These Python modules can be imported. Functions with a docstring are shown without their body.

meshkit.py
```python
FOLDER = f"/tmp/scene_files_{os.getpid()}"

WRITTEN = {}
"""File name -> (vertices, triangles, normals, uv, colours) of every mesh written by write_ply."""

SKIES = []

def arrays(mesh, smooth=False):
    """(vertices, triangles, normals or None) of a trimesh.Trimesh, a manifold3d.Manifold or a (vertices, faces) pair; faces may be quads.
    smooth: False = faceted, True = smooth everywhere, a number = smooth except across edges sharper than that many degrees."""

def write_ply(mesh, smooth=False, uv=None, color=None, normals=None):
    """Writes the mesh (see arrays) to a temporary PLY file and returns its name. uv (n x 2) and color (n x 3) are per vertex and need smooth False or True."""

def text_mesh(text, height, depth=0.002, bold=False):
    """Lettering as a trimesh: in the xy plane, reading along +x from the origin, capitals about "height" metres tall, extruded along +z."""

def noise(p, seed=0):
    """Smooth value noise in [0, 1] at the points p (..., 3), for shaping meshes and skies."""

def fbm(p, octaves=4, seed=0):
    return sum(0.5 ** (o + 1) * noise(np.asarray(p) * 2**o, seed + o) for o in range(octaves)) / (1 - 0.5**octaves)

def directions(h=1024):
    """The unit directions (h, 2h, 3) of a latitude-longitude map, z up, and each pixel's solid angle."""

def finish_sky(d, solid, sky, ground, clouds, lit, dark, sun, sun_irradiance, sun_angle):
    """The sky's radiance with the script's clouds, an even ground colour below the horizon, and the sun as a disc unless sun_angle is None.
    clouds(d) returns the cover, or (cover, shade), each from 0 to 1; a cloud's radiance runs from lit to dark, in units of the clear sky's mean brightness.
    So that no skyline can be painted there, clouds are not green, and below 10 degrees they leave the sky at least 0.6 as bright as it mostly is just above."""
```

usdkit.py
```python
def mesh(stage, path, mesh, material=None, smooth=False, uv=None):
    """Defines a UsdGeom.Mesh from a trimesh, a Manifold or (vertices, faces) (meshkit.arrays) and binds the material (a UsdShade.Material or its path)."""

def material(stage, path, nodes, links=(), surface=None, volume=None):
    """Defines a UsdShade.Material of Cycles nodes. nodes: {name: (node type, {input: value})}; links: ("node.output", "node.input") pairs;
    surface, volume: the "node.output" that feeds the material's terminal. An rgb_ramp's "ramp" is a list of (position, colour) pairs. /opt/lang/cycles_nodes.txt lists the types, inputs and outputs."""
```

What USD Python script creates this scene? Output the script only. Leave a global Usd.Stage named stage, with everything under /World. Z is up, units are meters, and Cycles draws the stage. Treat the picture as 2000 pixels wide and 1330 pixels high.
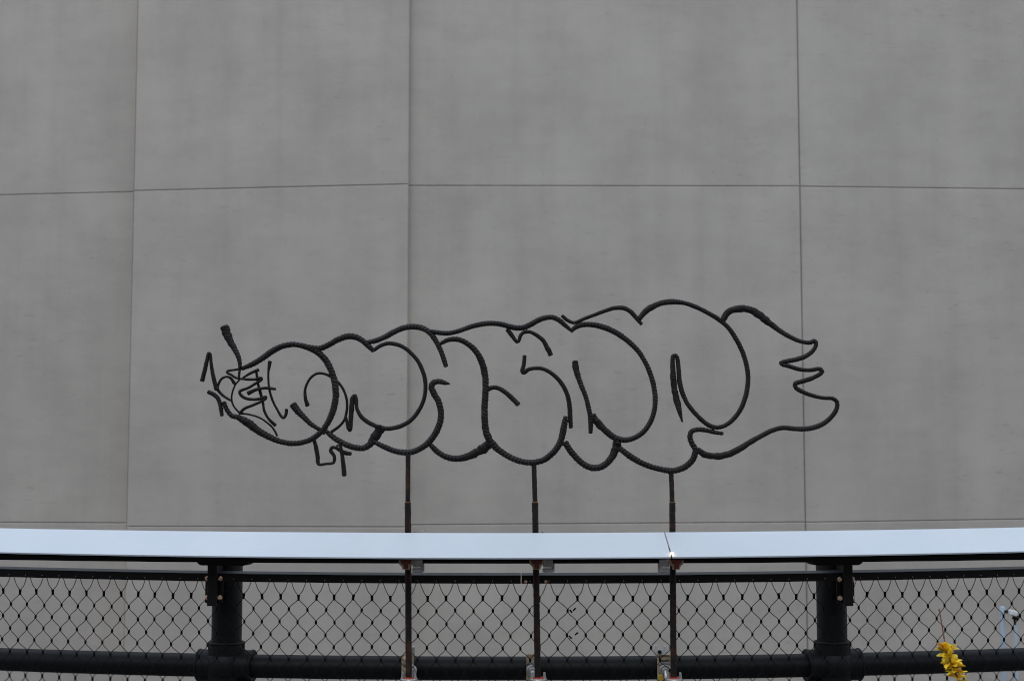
import math, random
import numpy as np, trimesh, usdkit, meshkit
from pxr import Usd, UsdGeom, UsdLux, UsdShade, Sdf, Gf

stage = Usd.Stage.CreateInMemory()
UsdGeom.SetStageUpAxis(stage, UsdGeom.Tokens.z); UsdGeom.SetStageMetersPerUnit(stage, 1.0)
UsdGeom.Xform.Define(stage, '/World'); UsdGeom.Scope.Define(stage, '/World/Looks')
rng = random.Random(7); nrng = np.random.default_rng(7)

# ------------------------------------------------------------------ camera, sky, sun
EYE, PITCH, FPX = np.array([0., 0., 1.5]), math.radians(5.0), 3000.0
cam = UsdGeom.Camera.Define(stage, '/World/camera')
cam.CreateHorizontalApertureAttr(36.0); cam.CreateVerticalApertureAttr(36.0 * 680 / 1024)
cam.CreateFocalLengthAttr(36.0 * FPX / 2000)
cam.CreateFStopAttr(4.5); cam.CreateFocusDistanceAttr(6.1)
cam.CreateClippingRangeAttr(Gf.Vec2f(0.05, 5000))
cam.AddTranslateOp().Set(Gf.Vec3d(*EYE)); cam.AddRotateXOp().Set(90 + math.degrees(PITCH))
cam.CreateExposureAttr(0.56)

SUN_EL, SUN_AZ = math.radians(52), math.radians(186)      # azimuth = atan2(x, y); behind the camera
skymat = usdkit.material(stage, '/World/Looks/sky_look', {
    'tc': ('texture_coordinate', {}),
    'sky': ('sky_texture', {'sky_type': 'single_scattering', 'sun_disc': False, 'sun_elevation': SUN_EL, 'sun_rotation': SUN_AZ}),
    'map': ('mapping', {'scale': (1.0, 1.0, 2.6)}),
    'n': ('noise_texture', {'scale': 1.7, 'detail': 6.0, 'roughness': 0.55}),
    'r': ('rgb_ramp', {'ramp': [(0.0, (.62, .62, .62)), (.4, (.72, .72, .72)), (.7, (.95, .95, .95)), (1.0, (1, 1, 1))]}),
    'mix': ('mix', {'color2': (5.2, 5.85, 6.75)}),
    'bg': ('background_shader', {'strength': 0.12}),
}, [('tc.generated', 'map.vector'), ('map.vector', 'n.vector'), ('n.fac', 'r.fac'), ('r.color', 'mix.fac'), ('sky.color', 'mix.color1'), ('mix.color', 'bg.color')], surface='bg.background')
dome = UsdLux.DomeLight.Define(stage, '/World/sky')
UsdShade.MaterialBindingAPI.Apply(dome.GetPrim()).Bind(skymat)
dome.GetPrim().SetCustomDataByKey('kind', 'structure')
sun = UsdLux.DistantLight.Define(stage, '/World/sun')
sun.CreateIntensityAttr(0.12); sun.CreateAngleAttr(25.0); sun.CreateNormalizeAttr(True); sun.CreateColorAttr(Gf.Vec3f(1, .96, .9))
sun.AddRotateZOp().Set(-math.degrees(SUN_AZ) + 180); sun.AddRotateXOp().Set(90 - math.degrees(SUN_EL))
# -z turned by X then Z points away from the sun; see check below
sun.GetPrim().SetCustomDataByKey('kind', 'structure')

def at(px, py, Y):
    """The point at depth Y (metres ahead of the camera) that stands at pixel (px, py) of the 2000 x 1330 photograph."""
    a, b = (px - 1000) / FPX, -(py - 665) / FPX
    d = np.array([a, math.cos(PITCH) - b * math.sin(PITCH), math.sin(PITCH) + b * math.cos(PITCH)])
    return EYE + d * (Y / d[1])

# ------------------------------------------------------------------ helpers
used = {}
def numbered(path):
    n = used.get(path, -1) + 1; used[path] = n
    return path if n == 0 else f'{path}_{n:03d}'
bases = {'/World': np.zeros(3)}
def tag(p, label=None, category=None, group=None, kind=None):
    for k, v in (('label', label), ('category', category), ('group', group), ('kind', kind)):
        if v: p.SetCustomDataByKey(k, v)
    return p
def thing(name, base, label=None, category=None, group=None, kind=None):
    path = numbered('/World/' + name); x = UsdGeom.Xform.Define(stage, path)
    x.AddTranslateOp().Set(Gf.Vec3d(*map(float, base))); bases[path] = np.array(base, float)
    return tag(x.GetPrim(), label, category, group, kind)
def root_of(path): return '/'.join(path.split('/')[:3])
def part(name, mesh, mat, parent=None, smooth=35, label=None, category=None, group=None, kind=None):
    pp = str(parent.GetPath()) if parent else '/World'
    path = numbered(pp + '/' + name)
    if parent:
        mesh = mesh.copy(); mesh.apply_translation(-bases[root_of(pp)])
    m = usdkit.mesh(stage, path, mesh, mat, smooth=smooth)
    if 'crest_tone' in mesh.metadata:
        UsdGeom.PrimvarsAPI(m).CreatePrimvar('crest_tone', Sdf.ValueTypeNames.FloatArray, 'vertex').Set([float(v) for v in mesh.metadata['crest_tone']])
    return tag(m.GetPrim(), label, category, group, kind)
cat = trimesh.util.concatenate
def box(x0, x1, y0, y1, z0, z1, bev=0.0):
    if bev <= 0:
        return trimesh.creation.box(bounds=[[x0, y0, z0], [x1, y1, z1]])
    pts = []
    for ax in range(3):
        for sx in (0, 1):
            for sy in (0, 1):
                for sz in (0, 1):
                    p = np.array([(x0, x1)[sx], (y0, y1)[sy], (z0, z1)[sz]], float); s = np.array([1 - 2 * sx, 1 - 2 * sy, 1 - 2 * sz]) * bev
                    for a in range(3):
                        if a != ax: p[a] += s[a]
                    pts.append(p)
    return trimesh.convex.convex_hull(np.array(pts))
def cyl(a, b, r, n=20, r2=None):
    """Closed cylinder or cone from a to b."""
    a, b = np.array(a, float), np.array(b, float); d = b - a; L = np.linalg.norm(d); d /= L
    r2 = r if r2 is None else r2
    m = trimesh.creation.revolve([[0, 0], [r, 0], [r2, L], [0, L]], sections=n)
    m.apply_transform(trimesh.geometry.align_vectors([0, 0, 1], d)); m.apply_translation(a); return m
def lathe(profile, a, axis, n=32):
    m = trimesh.creation.revolve(profile, sections=n)
    m.apply_transform(trimesh.geometry.align_vectors([0, 0, 1], axis)); m.apply_translation(a); return m
def torus(R, r, c, axis, n=28, k=10, arc=None):
    th = np.linspace(0, 2 * math.pi, k + 1)
    kw = {} if arc is None else {'angle': arc, 'cap': True}
    m = trimesh.creation.revolve(np.c_[R + r * np.cos(th), r * np.sin(th)], sections=n, **kw)
    m.apply_transform(trimesh.geometry.align_vectors([0, 0, 1], axis)); m.apply_translation(c); return m
def grid_faces(n, k, closed=True):
    i = np.arange(n - 1)[:, None]; j = np.arange(k if closed else k - 1)[None, :]; j2 = (j + 1) % k
    a, b, c, d = i * k + j, i * k + j2, (i + 1) * k + j2, (i + 1) * k + j
    return np.vstack([np.stack([a, b, c], -1).reshape(-1, 3), np.stack([a, c, d], -1).reshape(-1, 3)])
def fixed(v, f):
    m = trimesh.Trimesh(v, f, process=False); 
    if m.volume < 0: m.invert()
    return m
def catmull(P, n=14):
    """Centripetal Catmull-Rom through the rows of P (any number of columns; the first two measure distance)."""
    P = np.asarray(P, float)
    P = np.vstack([2 * P[0] - P[1], P, 2 * P[-1] - P[-2]]); out = []
    for i in range(1, len(P) - 2):
        p0, p1, p2, p3 = P[i - 1:i + 3]
        t = [0]
        for a, b in ((p0, p1), (p1, p2), (p2, p3)): t.append(t[-1] + max(1e-6, np.linalg.norm((b - a)[:2])) ** .5)
        u = np.linspace(t[1], t[2], n, endpoint=False)[:, None]
        A1 = (t[1] - u) / (t[1] - t[0]) * p0 + (u - t[0]) / (t[1] - t[0]) * p1
        A2 = (t[2] - u) / (t[2] - t[1]) * p1 + (u - t[1]) / (t[2] - t[1]) * p2
        A3 = (t[3] - u) / (t[3] - t[2]) * p2 + (u - t[2]) / (t[3] - t[2]) * p3
        B1 = (t[2] - u) / (t[2] - t[0]) * A1 + (u - t[0]) / (t[2] - t[0]) * A2
        B2 = (t[3] - u) / (t[3] - t[1]) * A2 + (u - t[1]) / (t[3] - t[1]) * A3
        out.append((t[2] - u) / (t[2] - t[1]) * B1 + (u - t[1]) / (t[2] - t[1]) * B2)
    return np.vstack(out + [P[-2:-1]])
def resample(C, step):
    s = np.r_[0, np.cumsum(np.linalg.norm(np.diff(C[:, :2], axis=0), axis=1))]
    n = max(4, int(s[-1] / step)); q = np.linspace(0, s[-1], n)
    return np.stack([np.interp(q, s, C[:, i]) for i in range(C.shape[1])], 1), q

# ------------------------------------------------------------------ materials
def mat(name, nodes, links, surface='p.BSDF'): return usdkit.material(stage, '/World/Looks/' + name, nodes, links, surface=surface)
M = {}
M['concrete'] = mat('concrete_look', {
    'tc': ('geometry', {}), 'oi': ('object_info', {}),
    'm1': ('mapping', {'scale': (1.0, 1.0, .85)}), 'n1': ('noise_texture', {'scale': 1.5, 'detail': 5.0, 'roughness': .6}),
    'm2': ('mapping', {'scale': (3.2, 3.2, .16)}), 'n2': ('noise_texture', {'scale': 1.6, 'detail': 4.0, 'roughness': .55}),
    'm3': ('mapping', {'scale': (1.0, 1.0, 3.2)}), 'n3': ('noise_texture', {'scale': 2.6, 'detail': 6.0, 'roughness': .65}),
    'n4': ('noise_texture', {'scale': 160.0, 'detail': 3.0, 'roughness': .6}),
    'r1': ('rgb_ramp', {'ramp': [(.3, (.895, .886, .888)), (.7, (1.07, 1.07, 1.065))]}),
    'r2': ('rgb_ramp', {'ramp': [(.26, (.945, .938, .94)), (.5, (1, 1, 1)), (.74, (1.035, 1.035, 1.03))]}),
    'r3': ('rgb_ramp', {'ramp': [(.25, (.955, .945, .945)), (.6, (1.02, 1.02, 1.02))]}),
    'r4': ('rgb_ramp', {'ramp': [(.3, (.94, .94, .94)), (.7, (1.05, 1.05, 1.05))]}),
    'x1': ('mix', {'mix_type': 'multiply', 'fac': 1.0, 'color1': (.405, .375, .335)}),
    'x2': ('mix', {'mix_type': 'multiply', 'fac': 1.0}), 'x3': ('mix', {'mix_type': 'multiply', 'fac': 1.0}), 'x4': ('mix', {'mix_type': 'multiply', 'fac': 1.0}),
    'ro': ('rgb_ramp', {'ramp': [(0, (1.0, .985, .99)), (.5, (1.015, 1.015, 1.01)), (1, (.985, .99, .98))]}), 'x5': ('mix', {'mix_type': 'multiply', 'fac': 1.0}),
    'm6': ('mapping', {'scale': (9.0, 9.0, 42.0)}), 'n6': ('noise_texture', {'scale': 1.0, 'detail': 5.0, 'roughness': .62}), 'r6': ('rgb_ramp', {'ramp': [(.28, (.72, .70, .69)), (.36, (.95, .945, .94)), (.42, (1, 1, 1))]}),
    'n7': ('noise_texture', {'scale': .75, 'detail': 3.0}), 'r7': ('rgb_ramp', {'ramp': [(.42, (0, 0, 0)), (.62, (.75, .75, .75))]}),
    'x6': ('mix', {'mix_type': 'multiply'}),
    'v8': ('voronoi_texture', {'scale': 7.0}), 'r8': ('rgb_ramp', {'ramp': [(.0, (.55, .54, .53)), (.028, (.6, .6, .6)), (.05, (1, 1, 1))]}), 'x8': ('mix', {'mix_type': 'multiply', 'fac': .55}),
    'b': ('bump', {'strength': .12, 'distance': .004}),
    'p': ('principled_bsdf', {'roughness': .85, 'specular_ior_level': .25}),
}, [('tc.position', 'm1.vector'), ('m1.vector', 'n1.vector'), ('n1.fac', 'r1.fac'), ('tc.position', 'm2.vector'), ('m2.vector', 'n2.vector'), ('n2.fac', 'r2.fac'),
    ('tc.position', 'm3.vector'), ('m3.vector', 'n3.vector'), ('n3.fac', 'r3.fac'), ('tc.position', 'n4.vector'), ('n4.fac', 'r4.fac'),
    ('r1.color', 'x1.color2'), ('x1.color', 'x2.color1'), ('r2.color', 'x2.color2'), ('x2.color', 'x3.color1'), ('r3.color', 'x3.color2'), ('x3.color', 'x4.color1'), ('r4.color', 'x4.color2'),
    ('oi.random', 'ro.fac'), ('x4.color', 'x5.color1'), ('ro.color', 'x5.color2'), ('tc.position', 'm6.vector'), ('m6.vector', 'n6.vector'), ('n6.fac', 'r6.fac'), ('tc.position', 'n7.vector'), ('n7.fac', 'r7.fac'), ('r7.color', 'x6.fac'), ('x5.color', 'x6.color1'), ('r6.color', 'x6.color2'), ('tc.position', 'v8.vector'), ('v8.distance', 'r8.fac'), ('x6.color', 'x8.color1'), ('r8.color', 'x8.color2'), ('x8.color', 'p.base_color'), ('n3.fac', 'b.height'), ('b.normal', 'p.normal')])
def plain(name, col, rough=.6, metal=0.0, var=.25, scale=30, bump=0.0, spec=.5):
    lo, hi = tuple(c * (1 - var) for c in col), tuple(c * (1 + var) for c in col)
    nodes = {'tc': ('geometry', {}), 'n': ('noise_texture', {'scale': scale, 'detail': 5.0, 'roughness': .6}), 'r': ('rgb_ramp', {'ramp': [(.3, lo), (.7, hi)]}),
             'p': ('principled_bsdf', {'roughness': rough, 'metallic': metal, 'specular_ior_level': spec})}
    links = [('tc.position', 'n.vector'), ('n.fac', 'r.fac'), ('r.color', 'p.base_color')]
    if bump:
        nodes['b'] = ('bump', {'strength': bump, 'distance': .004}); links += [('n.fac', 'b.height'), ('b.normal', 'p.normal')]
    M[name] = mat(name + '_look', nodes, links)
def rusty(name, dark, brown, rust, lo, hi, rough=.5, metal=.4, spec=.5):
    M[name] = mat(name + '_look', {
        'tc': ('geometry', {}), 'n': ('noise_texture', {'scale': 17.0, 'detail': 6.0, 'roughness': .68}), 'n2': ('noise_texture', {'scale': 90.0, 'detail': 4.0, 'roughness': .6}),
        'r': ('rgb_ramp', {'ramp': [(.3, dark), (lo, brown), (hi, rust)]}), 'r2': ('rgb_ramp', {'ramp': [(.3, (.7, .7, .72)), (.7, (1.3, 1.28, 1.25))]}),
        'x': ('mix', {'mix_type': 'multiply', 'fac': 1.0}), 'rr': ('rgb_ramp', {'ramp': [(.3, (rough - .1,) * 3), (.7, (rough + .2,) * 3)]}),
        'at': ('attribute', {'attribute': 'crest_tone'}), 'w': ('mix', {'color2': (.15, .143, .137)}),  # rib crests are mixed towards a lighter grey
        'b': ('bump', {'strength': .5, 'distance': .003}), 'p': ('principled_bsdf', {'metallic': metal, 'specular_ior_level': spec}),
    }, [('tc.position', 'n.vector'), ('tc.position', 'n2.vector'), ('n.fac', 'r.fac'), ('n2.fac', 'r2.fac'), ('r.color', 'x.color1'), ('r2.color', 'x.color2'), ('x.color', 'w.color1'), ('at.fac', 'w.fac'), ('w.color', 'p.base_color'),
        ('n.fac', 'rr.fac'), ('rr.color', 'p.roughness'), ('n2.fac', 'b.height'), ('b.normal', 'p.normal')])
rusty('rebar', (.006, .0056, .0058), (.0085, .0065, .0055), (.05, .02, .010), .58, .84, rough=.42, metal=.3, spec=.3)
rusty('rebar_post', (.0065, .0055, .005), (.014, .0085, .0065), (.09, .03, .013), .52, .76, rough=.5, metal=.2, spec=.3)
M['steel'] = mat('satin_steel_look', {
    'tc': ('geometry', {}), 'n2': ('noise_texture', {'scale': 2.2, 'detail': 6.0, 'roughness': .6}), 'm': ('mapping', {'scale': (3.0, 60.0, 60.0)}), 'n3': ('noise_texture', {'scale': 4.0, 'detail': 3.0}),
    'r2': ('rgb_ramp', {'ramp': [(.3, (.565, .615, .655)), (.7, (.605, .65, .69))]}), 'r3': ('rgb_ramp', {'ramp': [(.3, (.975, .975, .98)), (.7, (1.015, 1.015, 1.01))]}),
    'x': ('mix', {'mix_type': 'multiply', 'fac': 1.0}),
    'p': ('principled_bsdf', {'metallic': .3, 'roughness': .55}),
}, [('tc.position', 'n2.vector'), ('n2.fac', 'r2.fac'), ('tc.position', 'm.vector'), ('m.vector', 'n3.vector'), ('n3.fac', 'r3.fac'), ('r2.color', 'x.color1'), ('r3.color', 'x.color2'), ('x.color', 'p.base_color')])
plain('black_paint', (.0038, .0036, .0038), .5, 0, .3, 12, .05, .24)
plain('skylit_black', (.022, .025, .031), .42, 0, .2, 20, .02, .5)  # sky light on the flange top, put into a lighter bluish colour
plain('red_pad', (.36, .045, .025), .5, 0, .25, 60)
plain('dark_rail', (.0055, .004, .0035), .5, 0, .3, 20, .03, .3)
plain('cable', (.004, .004, .0045), .6, 0, .2, 40, 0, .12)
plain('zinc', (.45, .44, .42), .42, .85, .25, 60, .1)
plain('tan_steel', (.42, .33, .22), .5, .5, .35, 40, .1)
plain('warm_glint_bolt', (.9, .58, .40), .4, .55, .25, 90)  # warm glints on the bolt heads are put into this colour
plain('red_rubber', (.13, .018, .012), .55, 0, .3, 60)
plain('white_plastic', (.62, .62, .62), .5, 0, .12, 60)
plain('pole_paint', (.42, .5, .6), .5, .2, .12, 6)
plain('yellow_zinc', (.5, .36, .06), .5, .4, .4, 40)
plain('sealant', (.32, .305, .29), .9, 0, .2, 8)
plain('added_wall_brick', (.09, .055, .045), .85, 0, .25, 5)
plain('rust_line', (.22, .095, .03), .6, .2, .4, 120)
plain('asphalt', (.055, .055, .055), .9, 0, .2, 3)
plain('deck', (.10, .098, .095), .85, 0, .15, 4)
plain('roof_felt', (.06, .06, .06), .9, 0, .2, 2)
plain('bark', (.2, .085, .055), .8, 0, .3, 60)
M['seam_bead'] = mat('seam_bead_look', {'e': ('emission', {'color': (1.0, .72, .42), 'strength': 4.5})}, [], surface='e.emission')
def leafmat(name, c1, c2):
    M[name] = mat(name + '_look', {
        'tc': ('geometry', {}), 'n': ('noise_texture', {'scale': 35.0, 'detail': 3.0}), 'r': ('rgb_ramp', {'ramp': [(.35, c1), (.65, c2)]}),
        'p': ('principled_bsdf', {'roughness': .45}), 't': ('translucent_bsdf', {}), 'm': ('mix_closure', {'fac': .25}),
    }, [('tc.position', 'n.vector'), ('n.fac', 'r.fac'), ('r.color', 'p.base_color'), ('r.color', 't.color'), ('p.BSDF', 'm.closure1'), ('t.BSDF', 'm.closure2')], surface='m.closure')
leafmat('leaf_yellow', (.97, .70, .02), (1.0, .84, .09))
leafmat('leaf_orange', (.75, .33, .06), (.9, .55, .08))
leafmat('leaf_olive', (.5, .38, .03), (.8, .55, .04))

# ------------------------------------------------------------------ ground, deck, lower roof
part('ground', box(-1500, 1500, -1500, 1500, -8.4, -8.0), M['asphalt'], kind='structure')
part('walkway', box(-30, 30, -9, 6.75, -.5, 0), M['deck'], kind='structure')
part('lower_roof', box(-30, 30, 6.9, 11.7, -8.0, -4.0), M['roof_felt'], kind='structure')  # out of view, kept low and dark to limit bounce onto the wall

ob = [box(-60, 60, -12, -6.0, -8, 5.4)] + [box(-60, 60, -12.1, -5.9, 5.4, 5.6, .02)] + [box(x, x + 1.4, -5.99, -5.92, 1.0, 1.12, .01) for x in range(-57, 57, 4)]
part('opposite_wall', cat(ob), M['added_wall_brick'], kind='structure')  # added wall out of view behind the camera, shades the lower concrete

# ------------------------------------------------------------------ concrete wall of panels
cols = [  # pixel x at the photo's y=500 of each side, depth of each side, joint heights (top joint, bottom joint) at both sides
    ((-420, 259.5), (12.48, 12.22), (391, 375), (1018.5, 1021)),
    ((259.0, 797.0), (12.02, 11.925), (373, 360), (1028, 1029)),
    ((796.0, 1563.8), (12.0, 12.06), (363, 364), (1025, 1019.5)),
    ((1565.0, 2440), (12.07, 12.32), (364.5, 375), (1020, 1007)),
    ((2441.8, 3330), (12.325, 12.7), (375.5, 384), (1006.5, 998)),
    ((3331.8, 4200), (12.705, 13.1), (384.5, 392), (997.5, 990)),
    ((-1330, -421.8), (12.9, 12.485), (398, 391.5), (1015, 1018)),
    ((-2200, -1331.8), (13.3, 12.905), (404, 398.5), (1012, 1014.5)),
]
wall = thing('concrete_wall', (0, 12, -8), 'tall grey concrete panel wall filling the whole background', 'wall')
GAP = .0014
def panel(xa, ya, xb, yb, zs, thick=.34):
    """zs: bottom-left, bottom-right, top-right, top-left heights."""
    e = .006
    out = np.array([[xa, ya, zs[0]], [xb, yb, zs[1]], [xb, yb, zs[2]], [xa, ya, zs[3]]], float)
    ins = out + np.array([[e, 0, e], [-e, 0, e], [-e, 0, -e], [e, 0, -e]])
    nx, nz = 24, 12          # the front sheet is slightly uneven, as cast
    u, w = np.meshgrid(np.linspace(0, 1, nx), np.linspace(0, 1, nz))
    G = ((1 - u) * (1 - w))[..., None] * ins[0] + (u * (1 - w))[..., None] * ins[1] + (u * w)[..., None] * ins[2] + ((1 - u) * w)[..., None] * ins[3]
    edge = np.minimum(np.minimum(u, 1 - u), np.minimum(w, 1 - w)) > 1e-6
    G[..., 1] += np.where(edge, (meshkit.noise(G * 1.1, 5) - .5) * .012, 0)
    V = [G.reshape(-1, 3)]; F = [grid_faces(nz, nx, False)]
    o, b = out + [0, e, 0], out + [0, thick, 0]
    for A, B in ((ins, o), (o, b)):
        k = sum(map(len, V)); V += [A, B]
        F.append(np.array([[k + i, k + (i + 1) % 4, k + 4 + (i + 1) % 4] for i in range(4)] + [[k + i, k + 4 + (i + 1) % 4, k + 4 + i] for i in range(4)]))
    k = sum(map(len, V)); V.append(b); F.append(np.array([[k, k + 1, k + 2], [k, k + 2, k + 3]]))
    m = trimesh.Trimesh(np.vstack(V), np.vstack(F), process=False); m.merge_vertices(); m.fix_normals(); return m
for (pxa, pxb), (ya, yb), top, bot in cols:
    xa, xb = at(pxa, 500, ya)[0], at(pxb, 500, yb)[0]
    # panel edges are vertical lines of the world, so joint heights are read where those lines stand
    zt = [at(pxa, top[0], ya)[2], at(pxb, top[1], yb)[2]]; zb = [at(pxa, bot[0], ya)[2], at(pxb, bot[1], yb)[2]]
    hgt = zt[0] - zb[0]
    levels = [[-8, -8]] + [[zb[0] - k * hgt, zb[1] - k * hgt] for k in (2, 1)] + [zb, zt, [zt[0] + hgt * .9] * 2]
    for lo, hi in zip(levels[:-1], levels[1:]):
        part('wall_panel', panel(xa, ya, xb, yb, [lo[0] + GAP, lo[1] + GAP, hi[1] - GAP, hi[0] - GAP]), M['concrete'], wall, smooth=20)
    for lv in levels[1:-1]:
        V = [[x, y + dy, z + dz] for (x, y, z) in ((xa + .01, ya, lv[0]), (xb - .01, yb, lv[1])) for dy in (.010, .3) for dz in (-.012, .012)]
        part('joint_sealant', trimesh.convex.convex_hull(np.array(V)), M['sealant'], wall)
    zc = levels[-1][0]
    V = [[x, y + dy, zc + dz] for (x, y) in ((xa, ya), (xb, yb)) for dy in (-.05, .45) for dz in (.002, .12)]
    part('coping', trimesh.convex.convex_hull(np.array(V)), M['concrete'], wall)
for (c, d) in ((cols[2], cols[3]), (cols[3], cols[4]), (cols[4], cols[5]), (cols[6], cols[0]), (cols[7], cols[6])):
    x = (at(c[0][1], 500, c[1][1])[0] + at(d[0][0], 500, d[1][0])[0]) / 2; y = max(c[1][1], d[1][0])
    part('joint_sealant', box(x - .03, x + .03, y + .02, y + .25, -7.9, 7), M['sealant'], wall)

# ------------------------------------------------------------------ railing (follows a gentle curve, nearest in the middle)
Y0, KC = 6.1, .0640
def cv(X, n):
    X = np.asarray(X, float); s = 2 * KC * X; L = np.sqrt(1 + s * s)
    return X - n * s / L, Y0 + KC * X * X + n / L
def sweep(profile, X0, X1, count=60, dz=None):
    """profile: closed list of (n, z), n = metres behind the railing's line."""
    P = np.array(profile, float); Xs = np.linspace(X0, X1, count); V = []
    for X in Xs:
        x, y = cv(np.full(len(P), X), P[:, 0]); V.append(np.c_[x, y, P[:, 1] + (dz(X) if dz else 0)])
    V = np.vstack(V); k = len(P); F = grid_faces(count, k)
    n0 = len(V); V = np.vstack([V, V[:k].mean(0), V[-k:].mean(0)])
    caps = [[(j + 1) % k, j, n0] for j in range(k)] + [[n0 - k + j, n0 - k + (j + 1) % k, n0 + 1] for j in range(k)]
    return fixed(V, np.vstack([F, caps]))
def circ(r, n0, z0, k=24): return [(n0 + r * math.cos(t), z0 + r * math.sin(t)) for t in np.linspace(0, 2 * math.pi, k, endpoint=False)]
def rrect(n0, n1, z0, z1, b): return [(n0 + b, z0), (n1 - b, z0), (n1, z0 + b), (n1, z1 - b), (n1 - b, z1), (n0 + b, z1), (n0, z1 - b), (n0, z0 + b)]
XE = 4.2
rail = thing('railing', (0, Y0, 0), 'long curved black steel railing with pale brushed steel handrail and cable mesh infill', 'railing')
# handrail: a sloping plate, low edge towards the walkway
nf, nb = -.21, -.052
zf = at(1000, 1088.6, Y0 + nf)[2]; zbk = at(1000, 1040.3, Y0 + nb)[2]
sl = math.atan2(zbk - zf, nb - nf); tn, tz = math.cos(sl), math.sin(sl); pn, pz = -math.sin(sl), math.cos(sl)
def plate(u0, u1, w0, w1, b=.0012): return [(nf + u * tn + w * pn, zf + u * tz + w * pz) for u, w in [(u0 + b, w0), (u1 - b, w0), (u1, w0 + b), (u1, w1 - b), (u1 - b, w1), (u0 + b, w1), (u0, w1 - b), (u0, w0 + b)]]
rise = lambda X: .0085 * (X / 2) ** 2 + .0035 * max(0.0, X / 2)
Ls = math.hypot(zbk - zf, nb - nf)
Xs_ = at(1299.5, 1064, Y0 - .1)[0]
part('handrail', sweep(plate(0, Ls, -.008, 0), -XE, Xs_ - .0026, 80, rise), M['steel'], rail, smooth=30)
part('handrail', sweep(plate(0, Ls, -.008, 0), Xs_ + .0026, XE, 50, rise), M['steel'], rail, smooth=30)
zu = at(1000, 1100.3, Y0 - .10)[2]
part('under_bar', sweep(rrect(-.105, -.062, zu, zf + .034, .003), -XE, XE, 90), M['black_paint'], rail, smooth=30)
xs0, ys0 = cv(Xs_, -.196)
seam_bead = trimesh.creation.icosphere(2, .0072); seam_bead.apply_scale([.8, 1, .8]); seam_bead.apply_translation([xs0 + .003, ys0 - .003, zf + .013 + rise(Xs_)])
part('lamp', seam_bead, M['seam_bead'], rail, smooth=True, label='tiny bright warm spot in the seam of the handrail')  # emissive bead at the bright warm point in the seam
# mesh rail: an angle with a sloping shoulder
zr0, zr1, zr2 = at(1000, 1139.5, Y0 + .03)[2], at(1000, 1123.3, Y0 + .03)[2], at(1000, 1118.6, Y0 + .05)[2]
sag = lambda X: .0075 * (X / 2) ** 2
for a, b in ((-XE, -.0012 + at(1018, 1120, Y0)[0]), (at(1018, 1120, Y0)[0] + .0012, XE)):
    part('mesh_rail', sweep([(.03, zr0), (.036, zr0), (.036, zr1 - .001), (.03, zr1 - .001)], a, b, 60, sag), M['dark_rail'], rail, smooth=25)
    part('rail_flange', sweep([(.0295, zr1 - .0005), (.037, zr1 - .0005), (.075, zr2 - .008), (.075, zr2 - .002), (.062, zr2), (.031, zr1 + .0012)], a, b, 60, sag), M['skylit_black'], rail, smooth=20)
for px in (1027, 1066):
    p = at(px, 1135.5, Y0 + .03); part('rivet', cyl(p + [0, .01, 0], p - [0, .004, 0], .0062, 12), M['warm_glint_bolt'], rail)
# lower pipe
PN = .185
zp = at(1000, 1304.5, Y0 + PN)[2]; rp = .0472
part('lower_pipe', sweep(circ(rp, PN, zp, 32), -XE, XE, 90), M['black_paint'], rail, smooth=60)
zbase = .14
part('bottom_bar', sweep(rrect(.03, .07, zbase - .02, zbase + .02, .003), -XE, XE, 60), M['dark_rail'], rail)
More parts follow.
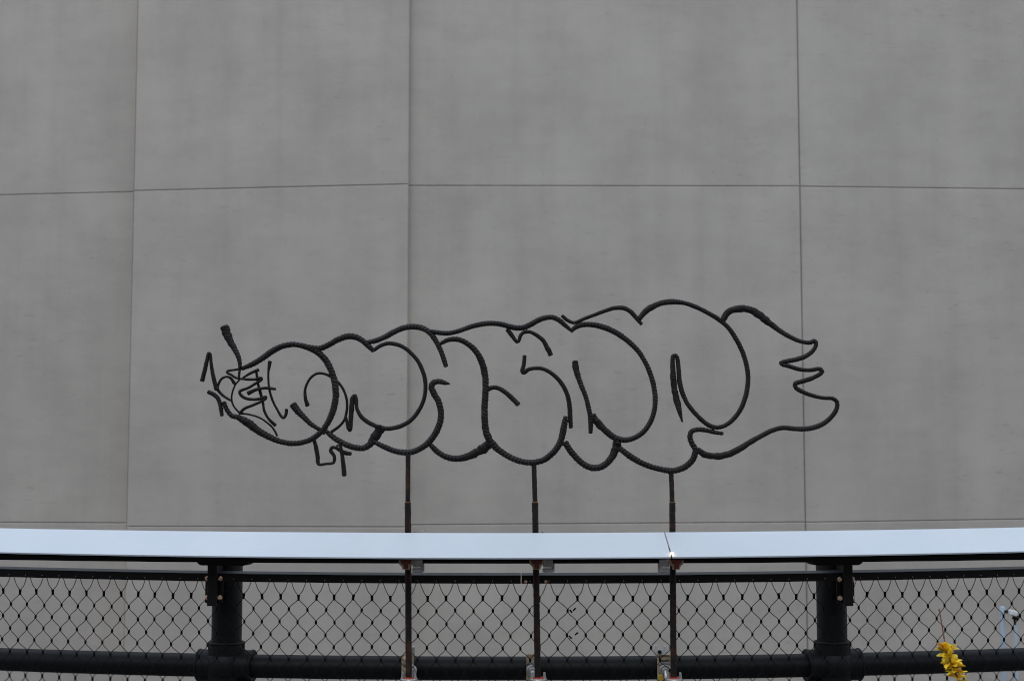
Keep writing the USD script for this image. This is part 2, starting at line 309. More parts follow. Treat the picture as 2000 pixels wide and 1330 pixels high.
# posts
for px in (443.3, 1624.5):
    X = at(px, 1200, Y0 + PN + .065)[0]
    for _ in range(6): X += (at(px, 1200, cv(X, PN)[1])[0] - cv(X, PN)[0])
    x, y = map(float, cv(X, PN)); al = math.atan(2 * KC * X); T = np.array([math.cos(al), math.sin(al), 0]); N = np.array([-math.sin(al), math.cos(al), 0])
    part('post', cyl((x, y, 0.0), (x, y, zf - .016), .0615, 40), M['black_paint'], rail, smooth=50)
    part('base_plate', lathe([[0, 0], [.12, 0], [.12, .014], [.115, .018], [0, .018]], (x, y, .001), [0, 0, 1], 32), M['black_paint'], rail)
    def R(m):   # local box: x along the railing, y away from the camera
        t = np.eye(4); t[:3, 0], t[:3, 1] = T, N; t[:3, 3] = [x, y, 0]; m.apply_transform(t); return m
    # saddle under the handrail, with rounded ends
    sc = (at(440.0 if px < 1000 else 1629.5, 1097, y - .25) - np.array([x, y, 0])) @ T
    sad = [cyl(np.array([sc + sx * .083, -.275, zf - .0165]), np.array([sc + sx * .083, -.20, zf - .0165]), .0255, 16) for sx in (-1, 1)]
    part('saddle', R(cat([trimesh.convex.convex_hull(np.vstack([s.vertices for s in sad])), box(-.03, .03, -.20, .03, zf - .008, zf + .05, .004)])), M['black_paint'], rail, smooth=30)
    side = -1 if px < 1000 else 1
    # cross fitting with collars
    ring = lambda r, h: [[0, 0], [r - .006, 0], [r, .006], [r, h - .006], [r - .006, h], [0, h]]
    part('cross_fitting', cat([
        lathe(ring(.0745, .21), (x, y, zp - .115), [0, 0, 1], 40), lathe(ring(.064, .232), np.array([x, y, zp]) - T * .116, T, 40),
        lathe([[0, -.086], [.05, -.075], [.078, -.04], [.086, 0], [.078, .04], [.05, .075], [0, .086]], (x, y, zp), [0, 0, 1], 40),
        torus(.0715, .0055, (x, y, zp + .092), [0, 0, 1], 40), torus(.061, .006, np.array([x, y, zp]) + T * .112, T, 36), torus(.061, .006, np.array([x, y, zp]) - T * .112, T, 36)]),
        M['black_paint'], rail, smooth=40)
    # flat hanger for the mesh rail with its four bolts
    hb = at(414.5 if side < 0 else 1656.5, 1140, y - .17)
    hx = (hb - np.array([x, y, 0])) @ T
    zh0, zh1 = at(px, 1183, y - .17)[2], zf + .01
    part('hanger', R(cat([box(hx - .020, hx + .020, -.176, -.166, zh0, zh1, .002), box(hx - .006, hx + .006, -.166, -.05, zh0 + .02, zh1 - .02)])), M['dark_rail'], rail)
    for bx, bz in ((-.028, 1130), (.027, 1130), (-.027, 1167), (.025, 1167)):
        z = at(px, bz, y - .17)[2] - (.003 if side > 0 else 0)
        bm = R(cat([lathe([[0, 0], [.0108, 0], [.0108, .006], [.008, .009], [0, .010]], (hx + bx, -.150, z), [0, -1, 0], 6), lathe([[0, 0], [.005, 0], [.0045, .010], [0, .011]], (hx + bx, -.158, z), [0, -1, 0], 12)]))
        part('bolt', bm, M['warm_glint_bolt'], rail)
    part('bolt_plate', R(box(hx - .038, hx + .036, -.150, -.142, at(px, 1178, y - .17)[2], at(px, 1120, y - .17)[2], .002)), M['dark_rail'], rail)
# cable mesh: zigzag cables held by ferrules
MN = .052
hp = .0372          # half the spacing of the meshes
def zrow(k, X): return at(1000, 1168.5 + 24.2 * k, Y0 + MN)[2] + (sag(X) if k < 1 else sag(X) * .6)
rows = int((zrow(0, 0) - zbase - .03) / (zrow(0, 0) - zrow(1, 0)))
ncol = int(XE / hp) - 1
Xc0 = at(1017, 1170, Y0 + MN)[0]
jx = nrng.normal(0, .0016, (2 * ncol + 3, rows + 2)); jz = nrng.normal(0, .0014, (2 * ncol + 3, rows + 2))
def knot(c, k):
    X = Xc0 + c * hp + jx[c + ncol, k]; return np.array([X, MN, zrow(k, X) + jz[c + ncol, k]])
def tube(P, r, k=6):
    P = np.asarray(P, float); d = np.gradient(P, axis=0); d /= np.linalg.norm(d, axis=1, keepdims=True)
    a = np.cross(d, [0, 1.0, 0.0]); bad = np.linalg.norm(a, axis=1) < 1e-3; a[bad] = [1, 0, 0]; a /= np.linalg.norm(a, axis=1, keepdims=True); b = np.cross(d, a)
    th = np.linspace(0, 2 * math.pi, k, endpoint=False)
    V = P[:, None] + r * (np.cos(th)[None, :, None] * a[:, None] + np.sin(th)[None, :, None] * b[:, None])
    n = len(P); V = np.vstack([V.reshape(-1, 3), P[:1], P[-1:]]); F = grid_faces(n, k)
    caps = [[(j + 1) % k, j, n * k] for j in range(k)] + [[(n - 1) * k + j, (n - 1) * k + (j + 1) % k, n * k + 1] for j in range(k)]
    return fixed(V, np.vstack([F, caps]))
ferr = []
# even rows: knots at even columns (the long top ferrules in row 0); odd rows: knots at odd columns
for c in range(-ncol, ncol + 1):
    for k in range(rows + 1):
        if (c + k) % 2: continue
        q = knot(c, k); x, y = cv(q[0], q[1]); h = .0115 if k == 0 else .0075
        r0 = .0052 if k == 0 else .0047
        if k == 0: f = cyl((x, y, q[2] - h), (x, y, q[2] + h), r0 * .85, 8, r0 * 1.15)
        else: f = trimesh.convex.convex_hull(np.vstack([cyl((x, y, q[2] - h), (x, y, q[2] + h), r0 * .75, 8).vertices, cyl((x, y, q[2] - h * .5), (x, y, q[2] + h * .5), r0, 8).vertices]))
        f.apply_transform(trimesh.transformations.rotation_matrix(nrng.normal(0, .09), [0, 1, 0], [x, y, q[2]])); ferr.append(f)
part('ferrules', cat(ferr), M['cable'], rail, smooth=40, kind='stuff')
RC = .00145
for c in range(-ncol, ncol):
    # this cable swings between knot columns c and c+1
    pts = []
    zt = zr0 + sag(Xc0 + c * hp) + .006
    for k in range(rows + 1):
        cc = c if (c + k) % 2 == 0 else c + 1; s = 1 if cc == c else -1
        q = knot(cc, k)
        if k == 0:
            top = np.array([Xc0 + (c + (1 if cc == c else 0)) * hp - s * .006, MN, zt])
            mid = q + np.array([s * hp * .43, 0, (zt - q[2]) * .40])
            pts += [top, top * .55 + mid * .45 - np.array([0, 0, .002]), mid, q + ([s * .0042, 0, .012] if q[0] < -.5 else [s * .0072, 0, .0125])]
        pts += [q + [s * .0022, 0, .007 if k else .006], q + [s * .0022, 0, -.007]]
    pts = np.array(pts); C = catmull(np.c_[pts[:, 0], pts[:, 2], pts[:, 1]], 4)
    x, y = cv(C[:, 0], C[:, 2]); part('cable', tube(np.c_[x, y, C[:, 1]], RC), M['cable'], rail, smooth=True)
eyes = []
for c in range(-ncol + 1 + (ncol % 2), ncol, 2):
    x, y = cv(Xc0 + c * hp, .0295); eyes.append(cyl((x, y, zr0 + sag(Xc0 + c * hp) + .0105), (x, y - .0015, zr0 + sag(Xc0 + c * hp) + .0105), .0021, 8))
part('eyelets', cat(eyes), M['zinc'], rail, smooth=False, kind='stuff')
for (px, py, rot) in ((1115, 1193, -.7), (1122, 1189.5, .8), (1114, 1244, -.8), (1126, 1237, .9)):
    p = at(px, py, Y0 + MN - .002); d = np.array([math.sin(rot), 0, math.cos(rot)]) * .009
    part('cable_clip', cyl(p - d * .85, p + d * .85, .0033, 8), M['cable'], rail)

# ------------------------------------------------------------------ the sculpture: bent and hammered reinforcing bars, welded
CROPS = {'A': (370, 620, 4.155), 'B': (600, 600, 4.155), 'C': (820, 600, 4.155), 'D': (1040, 570, 3.695), 'E': (1270, 570, 3.695), 'F': (380, 680, 7.389), 'S': (0, 0, 1.0)}
def S(crop, *pts):
    ox, oy, s = CROPS[crop]; return [(ox + x / s, oy + y / s, w / s) for x, y, w in pts]
strokes = [   # (points, depth offset in mm)
 (S('A', (283,75,66),(292,100,74),(318,165,70),(352,228,54),(385,290,44),(405,345,38),(411,390,31),(407,440,21),(402,492,18)), -3),
 (S('A', (103,515,38),(124,430,37),(143,345,33),(157,292,29),(167,296,26),(176,370,28),(188,450,32),(206,530,38),(222,585,40)), 0),
 (S('F', (318,590,44),(350,500,38),(395,435,36),(465,410,34),(525,438,40),(560,490,50),(590,520,52)), 4),
 (S('F', (310,570,46),(380,655,42),(440,705,38),(525,755,32)), 2),
 (S('F', (652,448,25),(590,520,25),(550,610,26),(532,700,28),(542,790,28),(580,860,28),(645,932,30)), 5),
 (S('F', (645,303,34),(550,318,34),(480,330,36),(472,350,36),(530,385,36),(600,428,36),(660,442,32),(760,450,38),(880,450,40),(965,430,42),(970,450,44),(880,512,40),(780,572,40),(660,620,44),(652,640,44),(690,695,45),(750,726,45),(850,740,44),(950,730,44),(1030,704,46),(1030,725,46),(960,772,40),(850,820,42),(725,872,44),(660,935,50)), -5),
 (S('F', (695,428,30),(800,365,40),(870,333,46),(925,313,50)), 0),
 (S('F', (888,345,40),(900,420,38),(915,520,40),(940,620,45),(965,710,45),(984,790,38),(1002,900,40),(1060,1010,40),(1115,1068,48),(1165,1112,54)), 6),
 (S('F', (775,655,66),(850,617,56),(930,590,46),(1030,576,44),(1120,584,46),(1175,592,38)), -8),
 (S('F', (1086,190,60),(1075,260,50),(1063,350,35),(1063,450,34),(1075,580,34),(1105,700,36),(1150,810,36),(1200,900,36),(1238,968,40),(1278,1004,42),(1315,960,46),(1325,880,50)), 4),
 (S('F', (195,628,62),(270,665,66),(330,715,66),(365,790,66),(380,870,62),(395,975,54)), 0),
 (S('A', (278,688,38),(305,750,38),(345,798,40),(390,808,44),(430,830,56),(500,875,66),(560,920,60),(640,965,52),(720,1000,47),(830,1022,44),(930,1010,44),(1010,975,45),(1080,915,46),(1130,840,50),(1170,740,55),(1187,640,57),(1182,540,56),(1150,430,54),(1100,340,54),(1040,283,52),(970,248,50),(900,226,46),(830,220,46),(750,235,48),(670,275,52),(600,325,50),(520,375,46),(425,416,34)), 0),
 (S('F', (640,940,30),(760,950,28),(880,980,28),(970,1020,28),(1060,1085,30),(1120,1140,30),(1160,1200,32),(1192,1265,32)), 2),
 (S('A', (957,715,38),(940,660,30),(936,590,24),(955,530,22),(990,480,22),(1040,452,22),(1090,455,22),(1140,477,22),(1205,525,22),(1250,590,22),(1275,670,22),(1275,750,22),(1255,830,22),(1215,880,24),(1150,928,26)), 9),
 (S('A', (1265,800,24),(1282,860,30),(1296,905,36),(1303,910,36)) + S('B', (354,905,40),(362,800,42),(368,738,36),(384,718,34),(396,745,34),(405,825,30),(440,888,36),(500,935,38),(570,968,38),(650,984,38),(740,970,38),(830,925,36),(890,860,36),(935,780,34),(956,700,34),(958,600,36),(938,520,36),(900,440,34),(850,380,34),(790,330,34),(720,300,34),(650,295,34),(590,315,34),(540,350,30)), 0),
 (S('A', (838,704,58),(880,760,54),(930,810,46),(980,860,40),(1055,908,34)), 3),
 (S('A', (960,240,40),(1060,250,48),(1130,222,48),(1200,182,50),(1270,157,52),(1330,155,52),(1390,178,48),(1440,220,46),(1495,272,38)), 0),
 (S('B', (470,288,36),(560,270,44),(630,240,46),(700,203,48),(780,168,48),(860,157,50),(940,172,48),(1000,212,46),(1045,275,44),(1080,345,42),(1105,412,42),(1127,480,38)), 3),
 (S('B', (1000,195,34),(1060,206,40),(1150,210,40),(1240,190,40),(1330,158,42),(1420,137,44),(1500,131,44)) + S('C', (666,140,44),(730,158,46),(790,168,46),(845,164,46),(900,140,46),(960,106,46),(1020,86,44),(1080,83,42),(1130,106,42),(1180,148,38),(1240,200,22)), 0),
 (S('C', (712,180,38),(755,240,35),(790,281,28),(805,268,30),(815,235,30),(840,207,30),(890,200,30),(950,228,34),(1000,270,36),(1035,330,40),(1062,388,44)), 2),
 (S('B', (1090,292,34),(1140,268,38),(1200,260,42),(1260,274,44),(1320,310,46),(1370,360,50),(1410,430,54),(1435,510,56),(1448,600,54),(1446,700,54),(1440,800,55),(1440,900,56),(1450,1000,58),(1478,1075,60)) + S('C', (605,1125,58),(655,1168,52),(730,1215,50),(820,1250,50),(910,1260,50),(1000,1240,50),(1070,1190,52),(1120,1130,52),(1150,1060,54),(1165,990,56),(1176,930,48),(1183,888,36)), -3),
 (S('B', (1160,622,8),(1120,614,36),(1070,602,44),(1025,613,48),(1008,648,50),(1030,702,52),(1063,760,52),(1083,830,52),(1084,900,52),(1066,970,54),(1030,1040,54),(980,1100,52),(920,1145,50),(840,1176,50),(760,1176,50),(680,1155,46),(610,1125,44),(540,1090,38)), 0),
 (S('B', (140,990,30),(190,1037,44),(250,1080,48),(330,1120,48),(400,1140,50),(460,1140,50),(500,1118,55),(530,1080,64),(560,1038,74),(598,985,76)), 2),
 (S('B', (1000,1115,40),(1040,1157,46),(1090,1195,48),(1150,1220,50),(1220,1228,52),(1290,1215,60),(1370,1180,70),(1440,1140,76),(1485,1112,72)), 3),
 (S('C', (548,668,40),(600,650,36),(650,662,38),(700,695,40),(750,740,42),(800,790,42)), 0),
 (S('C', (850,393,33),(845,460,34),(832,520,36),(845,530,36),(880,506,34),(940,494,32),(1000,500,32),(1060,530,34),(1120,580,36),(1170,650,38),(1200,720,38),(1215,800,40),(1220,880,40),(1226,978,34)), 4),
 (S('D', (307,502,44),(312,550,48),(325,600,44),(350,670,38),(385,760,36),(405,840,36),(417,900,38),(420,960,36),(418,1018,30)), -4),
 (S('D', (432,892,50),(465,938,54),(510,985,50),(560,1030,48),(610,1058,46),(670,1068,42),(730,1055,38),(800,1010,38),(850,940,38),(878,860,38),(886,770,38),(875,680,38),(850,590,38),(815,510,36),(765,430,38),(700,365,40),(620,305,42),(540,265,44),(460,242,42),(390,236,40),(340,242,40),(300,264,34),(280,288,22)), 0),
 (S('D', (214,172,26),(250,203,28),(300,222,26),(370,195,26),(450,165,28),(530,135,30),(590,117,32),(650,116,34),(700,136,34),(745,182,34),(788,234,26)), 3),
 (S('D', (772,192,38),(820,137,44),(880,100,44),(940,80,42),(1010,72,42),(1090,80,34),(1180,110,34),(1270,155,34)) + S('E', (490,196,36),(560,255,34),(610,325,36),(660,420,36),(690,510,36),(705,600,36),(700,700,36),(680,780,36),(650,850,36),(600,918,34),(550,958,32),(490,977,32),(430,965,34),(370,922,34),(310,860,34),(262,795,34),(228,715,36),(212,650,38),(205,570,34),(199,500,32),(188,464,32),(168,462,32),(161,500,34),(163,560,40),(168,650,44),(180,730,46),(205,835,42),(231,938,12)), 0),
 (S('E', (520,210,42),(550,162,50),(590,132,50),(650,121,52),(710,126,54),(770,155,54),(830,200,52),(880,240,44),(950,290,38),(1020,330,34),(1090,358,32),(1150,366,32),(1188,356,34),(1197,378,32),(1180,418,32),(1130,460,34),(1060,486,36),(990,500,36),(946,512,32),(950,522,32),(990,532,32),(1060,555,32),(1140,565,30),(1228,558,32),(1240,578,32),(1180,618,32),(1100,645,36),(1048,662,34),(1050,690,32),(1110,725,32),(1180,750,30),(1250,765,28),(1318,770,30),(1348,795,32),(1343,850,34),(1300,910,36),(1240,955,38),(1150,985,38),(1050,988,36),(960,980,36),(880,1000,36),(800,1040,38),(720,1085,42),(650,1130,46),(570,1170,48),(480,1185,48),(400,1175,46),(340,1138,42)), 2),
 (S('E', (524,1022,26),(470,1015,30),(400,998,34),(340,993,36),(297,1008,38),(286,1048,40),(302,1095,42),(324,1135,44),(318,1185,46),(290,1230,46),(240,1268,46),(160,1290,44)) + S('D', (920,1278,42),(840,1256,42),(760,1220,44),(700,1183,46),(630,1130,42)), -2),
 (S('D', (235,1085,46),(270,1140,48),(320,1200,46),(380,1250,46),(440,1270,48),(500,1260,48),(550,1222,50),(590,1160,55),(610,1100,60),(612,1062,52)), 2),
 (S('A', (1008,985,32),(1028,1060,36),(1040,1130,36),(1044,1182,32),(1055,1192,26),(1110,1187,22),(1163,1180,24),(1174,1165,26),(1172,1120,30),(1146,1080,32),(1158,1055,28),(1180,1055,26),(1220,1076,30),(1270,1100,36),(1312,1105,30)), 3),
 (S('A', (1224,1030,28),(1240,1120,32),(1250,1200,38),(1258,1283,40)), -2),
]
SC = thing('graffiti_sculpture', at(1000, 900, Y0), 'sculpture of bent dark reinforcing bars drawing rounded graffiti letters above the railing', 'sculpture')
def bar(P, yoff, seed, ribs=1.0):
    """P: rows of (X, Z, width in metres). An oval bar with slanting ribs where it is round and hammer marks where it is beaten flat."""
    C = catmull(P, 16); wmed = float(np.median(C[:, 2])); thick = wmed > .0135
    base = min(max(wmed, .009), .0235)
    C, s = resample(C,   .0017 if thick else .0034)
    xy, w = C[:, :2], C[:, 2]
    t = np.gradient(xy, axis=0); k5 = np.ones(5) / 5
    t = np.stack([np.convolve(np.pad(t[:, i], 2, mode='edge'), k5, 'valid') for i in range(2)], 1); t /= np.maximum(np.linalg.norm(t, axis=1, keepdims=True), 1e-9)
    n = np.c_[-t[:, 1], t[:, 0]]; k = 16 if thick else 12
    th = np.linspace(0, 2 * math.pi, k, endpoint=False); c, sn = np.cos(th), np.sin(th)
    flat = np.clip((w / base - 1.08) / .25, 0, 1) if thick else np.zeros(len(w))
    d = np.clip(base * base / np.maximum(w, 1e-4), .55 * base, 1.0 * base) * np.minimum(1, w / (.5 * base) + .25)
    d = np.minimum(d, base)
    ph = s[:, None] / (.60 * base) - .55 * c[None, :] * np.where(sn < 0, 1, -1)[None, :]
    amp = (.17 if thick else .04) * (1 - .7 * flat) * ribs
    rib = (np.maximum(0, np.cos(2 * math.pi * ph)) ** 2.2 - .3) * amp[:, None]
    X = xy[:, 0][:, None] + n[:, 0][:, None] * c * (w / 2)[:, None]; Z = xy[:, 1][:, None] + n[:, 1][:, None] * c * (w / 2)[:, None]
    Y = np.broadcast_to(sn, X.shape) * (d / 2)[:, None]
    q = np.stack([X * 1, Y + seed * 3.1, Z], -1)
    ham = (meshkit.noise(q * 70, seed) - .5) * (.10 + .22 * flat)[:, None] + (meshkit.noise(q * 170, seed + 3) - .5) * (.06 + .10 * flat)[:, None]
    g = 1 + rib + ham
    crest = np.maximum(0, np.cos(2 * math.pi * ph)) ** 8 * (1 - .75 * flat)[:, None] * meshkit.noise(q * 28, seed + 9) * np.clip(2.4 * meshkit.noise(q * 6, seed + 5) - .75, .04, 1) * (np.clip((w - .016) / .006, .2, 1)[:, None] if thick else .0) * ribs
    V = np.stack([xy[:, 0][:, None] + n[:, 0][:, None] * c * (w / 2)[:, None] * g, Y * g, xy[:, 1][:, None] + n[:, 1][:, None] * c * (w / 2)[:, None] * g], -1)
    # rounded ends
    def end(i, sgn):
        out = []
        for f, o in ((.86, .14), (.5, .26)):
            cen = np.array([xy[i, 0], 0, xy[i, 1]]) + sgn * o * w[i] * .6 * np.array([t[i, 0], 0, t[i, 1]])
            out.append(cen + (V[i] - [xy[i, 0], 0, xy[i, 1]]) * f)
        return out
    a, b = end(0, -1), end(-1, 1)
    rings = a[::-1] + list(V) + b; m = len(rings)
    VV = np.vstack(rings); VV[:, 1] += Y0 + yoff
    F = grid_faces(m, k); n0 = len(VV)
    VV = np.vstack([VV, VV[:k].mean(0), VV[-k:].mean(0)])
    caps = [[(j + 1) % k, j, n0] for j in range(k)] + [[n0 - k + j, n0 - k + (j + 1) % k, n0 + 1] for j in range(k)]
    m_ = fixed(VV, np.vstack([F, caps])); m_.metadata['crest_tone'] = np.r_[np.zeros(2 * k), crest.ravel(), np.zeros(2 * k + 2)]; return m_
mpp = Y0 / FPX
for i, (pts, off) in enumerate(strokes):
    P = []
    for x, y, w in pts:
        p = at(x, y, Y0); P.append((p[0], p[2], w * mpp * 1.0))
    part('bent_bar', bar(np.array(P), off / 1000, i), M['rebar'], SC, smooth=True)
# weld beads where bars meet
for (x, y, r) in ((1052, 753, 5), (622, 684, 6), (632, 845, 6), (727, 866, 6), (742, 833, 7), (843, 872, 6), (958, 868, 7), (955, 759, 5), (862, 671, 5), (1028, 641, 5), (722, 668, 5), (1109, 822, 5), (1101, 866, 7),
                  (1207, 865, 7), (1209, 877, 7), (1358, 878, 7), (1393, 837, 5), (1411, 623, 6), (1251, 622, 4), (1121, 630, 4), (1157, 816, 5), (467, 720, 5), (425, 759, 5), (614, 860, 5), (659, 870, 4)):
    if (x, y) == (1052, 753): continue
    s = trimesh.creation.icosphere(2, 1.0); v = s.vertices
    v = v * (r * mpp * .6) * (1 + .5 * (meshkit.noise(v * 2.3 + x, 2) - .5))[:, None]; v[:, 1] *= .9
    s = trimesh.Trimesh(v + at(x, y, Y0 - .004), s.faces, process=False); part('weld_bead', s, M['rebar_post'], SC, smooth=True)
# the three uprights
clampx = []
for (xa, ya_, xb, xc) in ((797, 888, 796.5, 799), (1043, 908, 1045, 1052), (1311, 924, 1313, 1316.5)):
    def up(p0, p1, w, seed):
        a, b = at(*p0, Y0), at(*p1, Y0); q = np.linspace(0, 1, 8)[:, None]; L = a + (b - a) * q
        return bar(np.c_[L[:, 0], L[:, 2], np.full(8, w * mpp)], 0, seed, .22)
    part('upright', up((xa, ya_), (xb, 985), 9.6, 60 + xa), M['rebar_post'], SC, smooth=True)
    part('sleeve', up((xb, 981), (xb + (xc - xb) * .95, 1420), 12.2, 90 + xa), M['rebar_post'], SC, smooth=True)
    p = at(xb, 981, Y0); part('weld_ring', torus(.0105, .0017, p, [0, 0, 1], 18, 8), M['rust_line'], SC, smooth=True)
    clampx.append((xb + (xc - xb) * .3, xb + (xc - xb) * .92))

# ------------------------------------------------------------------ clamps that hold the uprights to the railing
order = ['left', 'middle', 'right']
for i, (xu, xl) in enumerate(clampx):
    p = at(xu, 1094, Y0); x0 = p[0]; sd = -1 if i == 2 else 1
    t = thing('rail_clamp', (x0, Y0 - .08, p[2]), ['red padded steel clamp under the handrail on the leftmost of the three uprights', 'red padded steel clamp under the handrail on the middle upright, beside the warm orange rivets',
              'red padded steel clamp under the handrail just below the bright spot in the seam'][i], 'clamp', 'upper clamps on the sculpture uprights')
    zc = p[2] - .002
    # half cup round the bar and upright
    prof = [[.0, -.024], [.009, -.024], [.0105, -.016], [.015, -.009], [.0215, -.004], [.024, .003], [.024, .012], [0, .012]]
    part('rubber_pad', lathe(prof, (x0, Y0 - .128, zc), [0, 0, 1], 24), M['red_rubber'], t, smooth=40)
    jaw = [[r_ + .0055 if r_ > 0 else 0, z_ - .002] for r_, z_ in prof]
    part('clamp_jaw', cat([lathe(jaw, (x0, Y0 - .119, zc), [0, 0, 1], 24), box(x0 - .0285, x0 - .022, Y0 - .118, Y0 - .02, zc - .004, zc + .012, .002), box(x0 + .022, x0 + .0285, Y0 - .118, Y0 - .02, zc - .004, zc + .012, .002)]), M['tan_steel'], t, smooth=40)
    bx = x0 + sd * .045
    part('clamp_block', cat([box(bx - .020, bx + .018, Y0 - .125, Y0 - .106, zc - .018, zc + .012, .003), box(bx - .022, bx + .020, Y0 - .127, Y0 - .104, zc - .038, zc - .021, .004)]), M['zinc'], t)
    part('bolt', lathe([[0, 0], [.006, 0], [.006, .03], [.004, .033], [0, .033]], (bx + sd * .019, Y0 - .112, zc - .036), [0, 0, 1], 10), M['zinc'], t)
    if i < 2:
        zt = at(xu, 1037.2, Y0)[2]
        part('bolt', lathe([[0, 0], [.0055, 0], [.0055, zt - zc - .03], [.004, zt - zc - .027], [0, zt - zc - .027]], (x0 + .029, Y0 + .005, zc + .03), [0, 0, 1], 10), M['zinc'], t)
        if i == 0: part('bolt', lathe([[0, 0], [.0055, 0], [.0055, zt - zc - .03], [.004, zt - zc - .027], [0, zt - zc - .027]], (x0 + .055, Y0 + .005, zc + .03), [0, 0, 1], 10), M['zinc'], t)
for i, (xu, xl) in enumerate(clampx):
    q = at(xl, 1310, Y0); x0, zc = q[0], q[2]
    pl = [(784, 808), (1028, 1049), (1284, 1310)][i]; Yp = Y0 + .115
    t = thing('pipe_clamp', (x0, Yp, zc), ['zinc pipe clamp with orange bolt head low on the leftmost upright', 'tan zinc pipe clamp with a plain plate low on the middle upright', 'zinc pipe clamp with white forked tab and yellow side low on the rightmost upright'][i], 'clamp', 'lower clamps on the sculpture uprights')
    xa, xb = at(pl[0], 1310, Yp)[0], at(pl[1], 1310, Yp)[0]; zt = at(1000, 1277.5 if i != 1 else 1276.5, Yp)[2]; xm = (xa + xb) / 2
    part('clamp_plate', box(xa, xb, Yp, Yp + .012, zt - .17, zt, .002), M['tan_steel'], t)
    part('clamp_band', box(xa + .004, xb - .004, Yp + .012, Y0 + PN - .03, zt - .165, zt - .004, .002), M['zinc'], t)
    part('clamp_band', cat([box(xa + .006, xb - .006, Yp - .007, Yp - .0005, zt - .040, zt - .028, .001)]), M['zinc'], t)
    cz = at(1000, 1309, Yp)[2]; cx = xm + (.004 if i != 0 else .012)
    part('washer', lathe([[.0, 0], [.026, 0], [.026, .004], [.021, .008], [0, .008]], (cx, Yp - .001, cz), [0, -1, 0], 28), M['zinc'], t)
    part('nut', lathe([[0, 0], [.015, 0], [.015, .012], [.013, .014], [0, .014]], (cx, Yp - .009, cz), [0, -1, 0], 6), M['zinc'], t)
    part('eye_bolt', cyl((cx, Yp - .02, cz), (cx + .004, Yp - .045, cz - .05), .0095, 14), M['zinc'], t)
    # swivel jaw gripping the upright, with red pads
    jz = at(1000, 1327, Y0)[2]
    part('swivel_jaw', cat([torus(.029, .0062, (x0, Y0 + .004, jz), [0, 0, 1], 28, 10), torus(.029, .0062, (x0, Y0 + .004, jz - .035), [0, 0, 1], 28, 10),
         *[cyl((x0 + s_ * .029, Y0 - .004, jz - .04), (x0 + s_ * .023, Y0 - .010, jz + .030), .0095, 14, .0045) for s_ in (-1, 1)]]), M['zinc'], t, smooth=50)
    part('rubber_pad', lathe([[.013, -.05], [.025, -.05], [.0265, .003], [.024, .010], [.013, .010], [.013, -.05]], (x0, Y0 + .003, jz), [0, 0, 1], 24), M['red_pad'], t, smooth=40)
    if i == 0:
        part('lever', box(*sorted((at(803, 0, Yp + .02)[0] + .012, at(803, 0, Yp + .02)[0] + .030)), Yp + .01, Yp + .022, zt - .01, zt + .033, .006), M['zinc'], t)
        b = at(791, 1285, Yp); part('bolt', lathe([[0, 0], [.008, 0], [.008, .006], [.005, .009], [0, .01]], b, [0, -1, 0], 8), M['warm_glint_bolt'], t)
    if i == 2:
        a, b = at(1278, 1270, Yp)[0], at(1302, 1270, Yp)[0]
        part('forked_tab', cat([box(a, a + .014, Yp + .004, Yp + .012, zt - .008, zt + .036, .003), box(b - .016, b, Yp + .004, Yp + .012, zt - .004, zt + .034, .003), box(a + .006, b - .006, Yp + .006, Yp + .011, zt - .004, zt + .014, .002)]), M['white_plastic'], t)
        part('nut', lathe([[0, 0], [.008, 0], [.008, .009], [0, .009]], ((a + b) / 2 - .003, Yp + .004, zt + .010), [0, -1, 0], 6), M['black_paint'], t)
        part('slot', cat([box(xa + .008, xb - .006, Yp - .004, Yp - .0005, zt - .006, zt - .003), box(xa + .008, xb - .006, Yp - .004, Yp - .0005, zt - .026, zt - .022), box(xa + .008, xa + .011, Yp - .004, Yp - .0005, zt - .024, zt - .004)]), M['black_paint'], t)
        part('side_plate', box(xa + .002, xa + .024, Yp - .012, Yp - .0015, zt - .17, zt - .078, .003), M['yellow_zinc'], t)

# ------------------------------------------------------------------ two thin poles on the roof below, behind the mesh
YP = 11.0
for i, (px, py, w) in enumerate(((1957.5, 1196, 8.5), (1978.5, 1218, 6.5))):
    p = at(px, py, YP); r = w / 2 / FPX * YP
    if i == 0:
        t = thing('roof_pole', (p[0], YP, -4.0), 'slim pale blue metal pole with a flat cap behind the mesh, beside a camera pole', 'pole')
        part('shaft', cyl((p[0], YP, -4.0), (p[0], YP, p[2]), r, 20), M['pole_paint'], t)
        part('cap', lathe([[0, 0], [r * 1.35, 0], [r * 1.35, .042], [r * 1.1, .05], [0, .05]], (p[0], YP, p[2] - .006), [0, 0, 1], 20), M['pole_paint'], t)
        part('arm', cyl((p[0] + .01, YP - .01, p[2] + .012), (p[0] + .072, YP - .06, p[2] - .008), .010, 10), M['black_paint'], t)
    else:
        t = thing('camera_pole', (p[0], YP - .05, -4.0), 'thin pale pole carrying a small white and black camera head at the right edge', 'camera')
        part('shaft', cyl((p[0], YP - .05, -4.0), (p[0], YP - .05, p[2]), r * .9, 16), M['pole_paint'], t)
        hd = at(1977, 1197, YP - .05)
        part('neck', cyl((p[0], YP - .05, p[2] - .01), (p[0] - .008, YP - .05, hd[2] - .01), .008, 10), M['black_paint'], t)
        hdm = box(-.024, .03, -.04, .04, -.018, .022, .008); hdm.apply_transform(trimesh.transformations.rotation_matrix(.32, [0, 1, 0])); hdm.apply_translation(hd)
        part('housing', hdm, M['white_plastic'], t)
        ln = cyl((-.002, -.014, -.02), (.036, -.03, -.034), .02, 16); ln.apply_translation(hd); part('lens', ln, M['black_paint'], t)

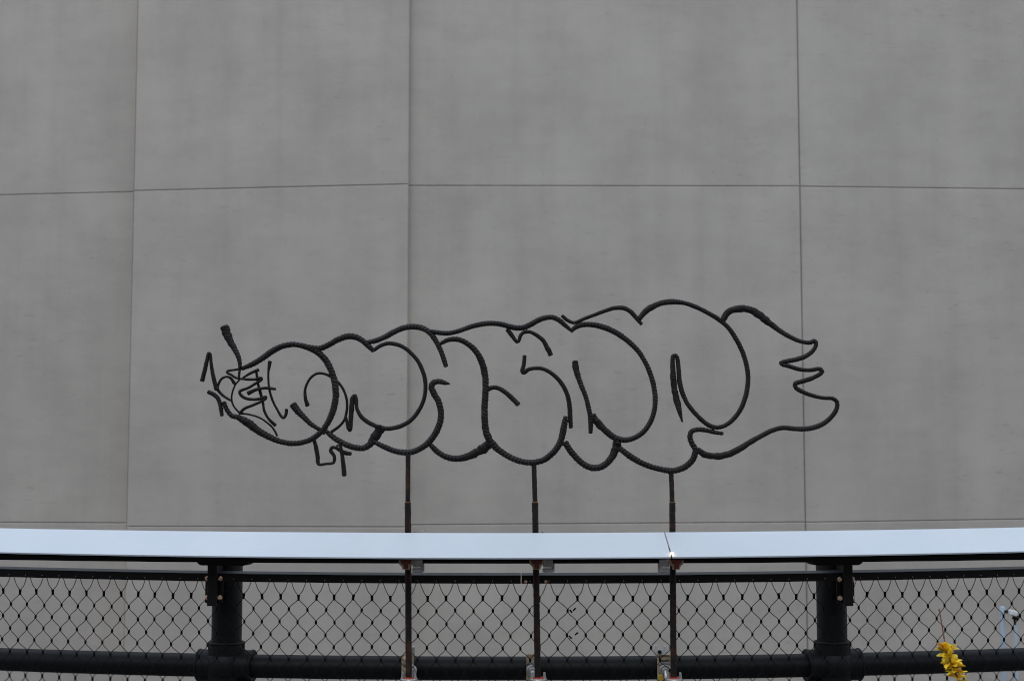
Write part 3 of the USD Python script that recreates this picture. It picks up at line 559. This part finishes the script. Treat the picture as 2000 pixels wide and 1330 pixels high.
# ------------------------------------------------------------------ autumn twig in front of the railing
YT = 5.62
tw = [(1834, 1188), (1839, 1215), (1844, 1245), (1848, 1268), (1856, 1290), (1866, 1312), (1874, 1335), (1880, 1370)]
pts = [at(x, y, YT) for x, y in tw]; last = pts[-1]
pts += [last + [.01, .01, -.15], last + [.0, .02, -.33], np.array([last[0] - .01, YT + .03, 0.0])]
plant = thing('yellow_plant', pts[-1], 'small plant with bright yellow leaves and a bare red tip in front of the railing', 'plant')
P = np.array(pts); C = catmull(np.c_[P[:, 0], P[:, 2], P[:, 1]], 8); line = np.c_[C[:, 0], C[:, 2], C[:, 1]]
rr = np.linspace(.0022, .0045, len(line))
stem = tube(line, 1.0, 7)
v = stem.vertices.copy(); v[:len(line) * 7] = (line[:, None] + (v[:len(line) * 7].reshape(len(line), 7, 3) - line[:, None]) * rr[:, None, None] * (1 + .25 * np.sin(np.arange(len(line)) * 2.1))[:, None, None]).reshape(-1, 3)
part('stem', trimesh.Trimesh(v, stem.faces, process=False), M['bark'], plant, smooth=True)
def leaf(L, W, curl):
    """Obovate leaf along +x, folded on its midrib."""
    u = np.linspace(0, 1, 9); half = W / 2 * np.sin(np.pi * np.clip(u, 0, 1) ** 1.45) ** .8; V = []
    for k, (a, h) in enumerate(zip(u, half)):
        z = -curl * L * a * a
        for s in (-1, -.5, 0, .5, 1): V.append([a * L, s * h, z + abs(s) * h * .45])
    V = np.array(V); F = grid_faces(9, 5, False)
    low = V - [0, 0, .0006]
    return trimesh.Trimesh(np.vstack([V, low]), np.vstack([F, F[:, ::-1] + len(V)]), process=False)
start = 3 * 8
for k in range(150):
    f = rng.random() ** (1.3 if k < 112 else 1)
    i = int(start + (f * 3.6 * 8 if k < 112 else (30 + f * (len(line) - start - 40))))
    i = min(i, len(line) - 3)
    o = line[i]; ang = rng.uniform(0, 2 * math.pi); el = rng.uniform(-.35, .85)
    L, W = rng.uniform(.026, .048), rng.uniform(.016, .025)
    if f < .1 and k < 112: el = rng.uniform(.4, 1.1)
    m = leaf(L, W, rng.uniform(.05, .3))
    m.apply_transform(trimesh.transformations.euler_matrix(rng.uniform(-.7, .7), -el, ang, 'sxyz')); m.apply_translation(o)
    part('leaf', m, M[rng.choice(['leaf_yellow'] * 8 + ['leaf_orange', 'leaf_olive'])], plant, smooth=True)
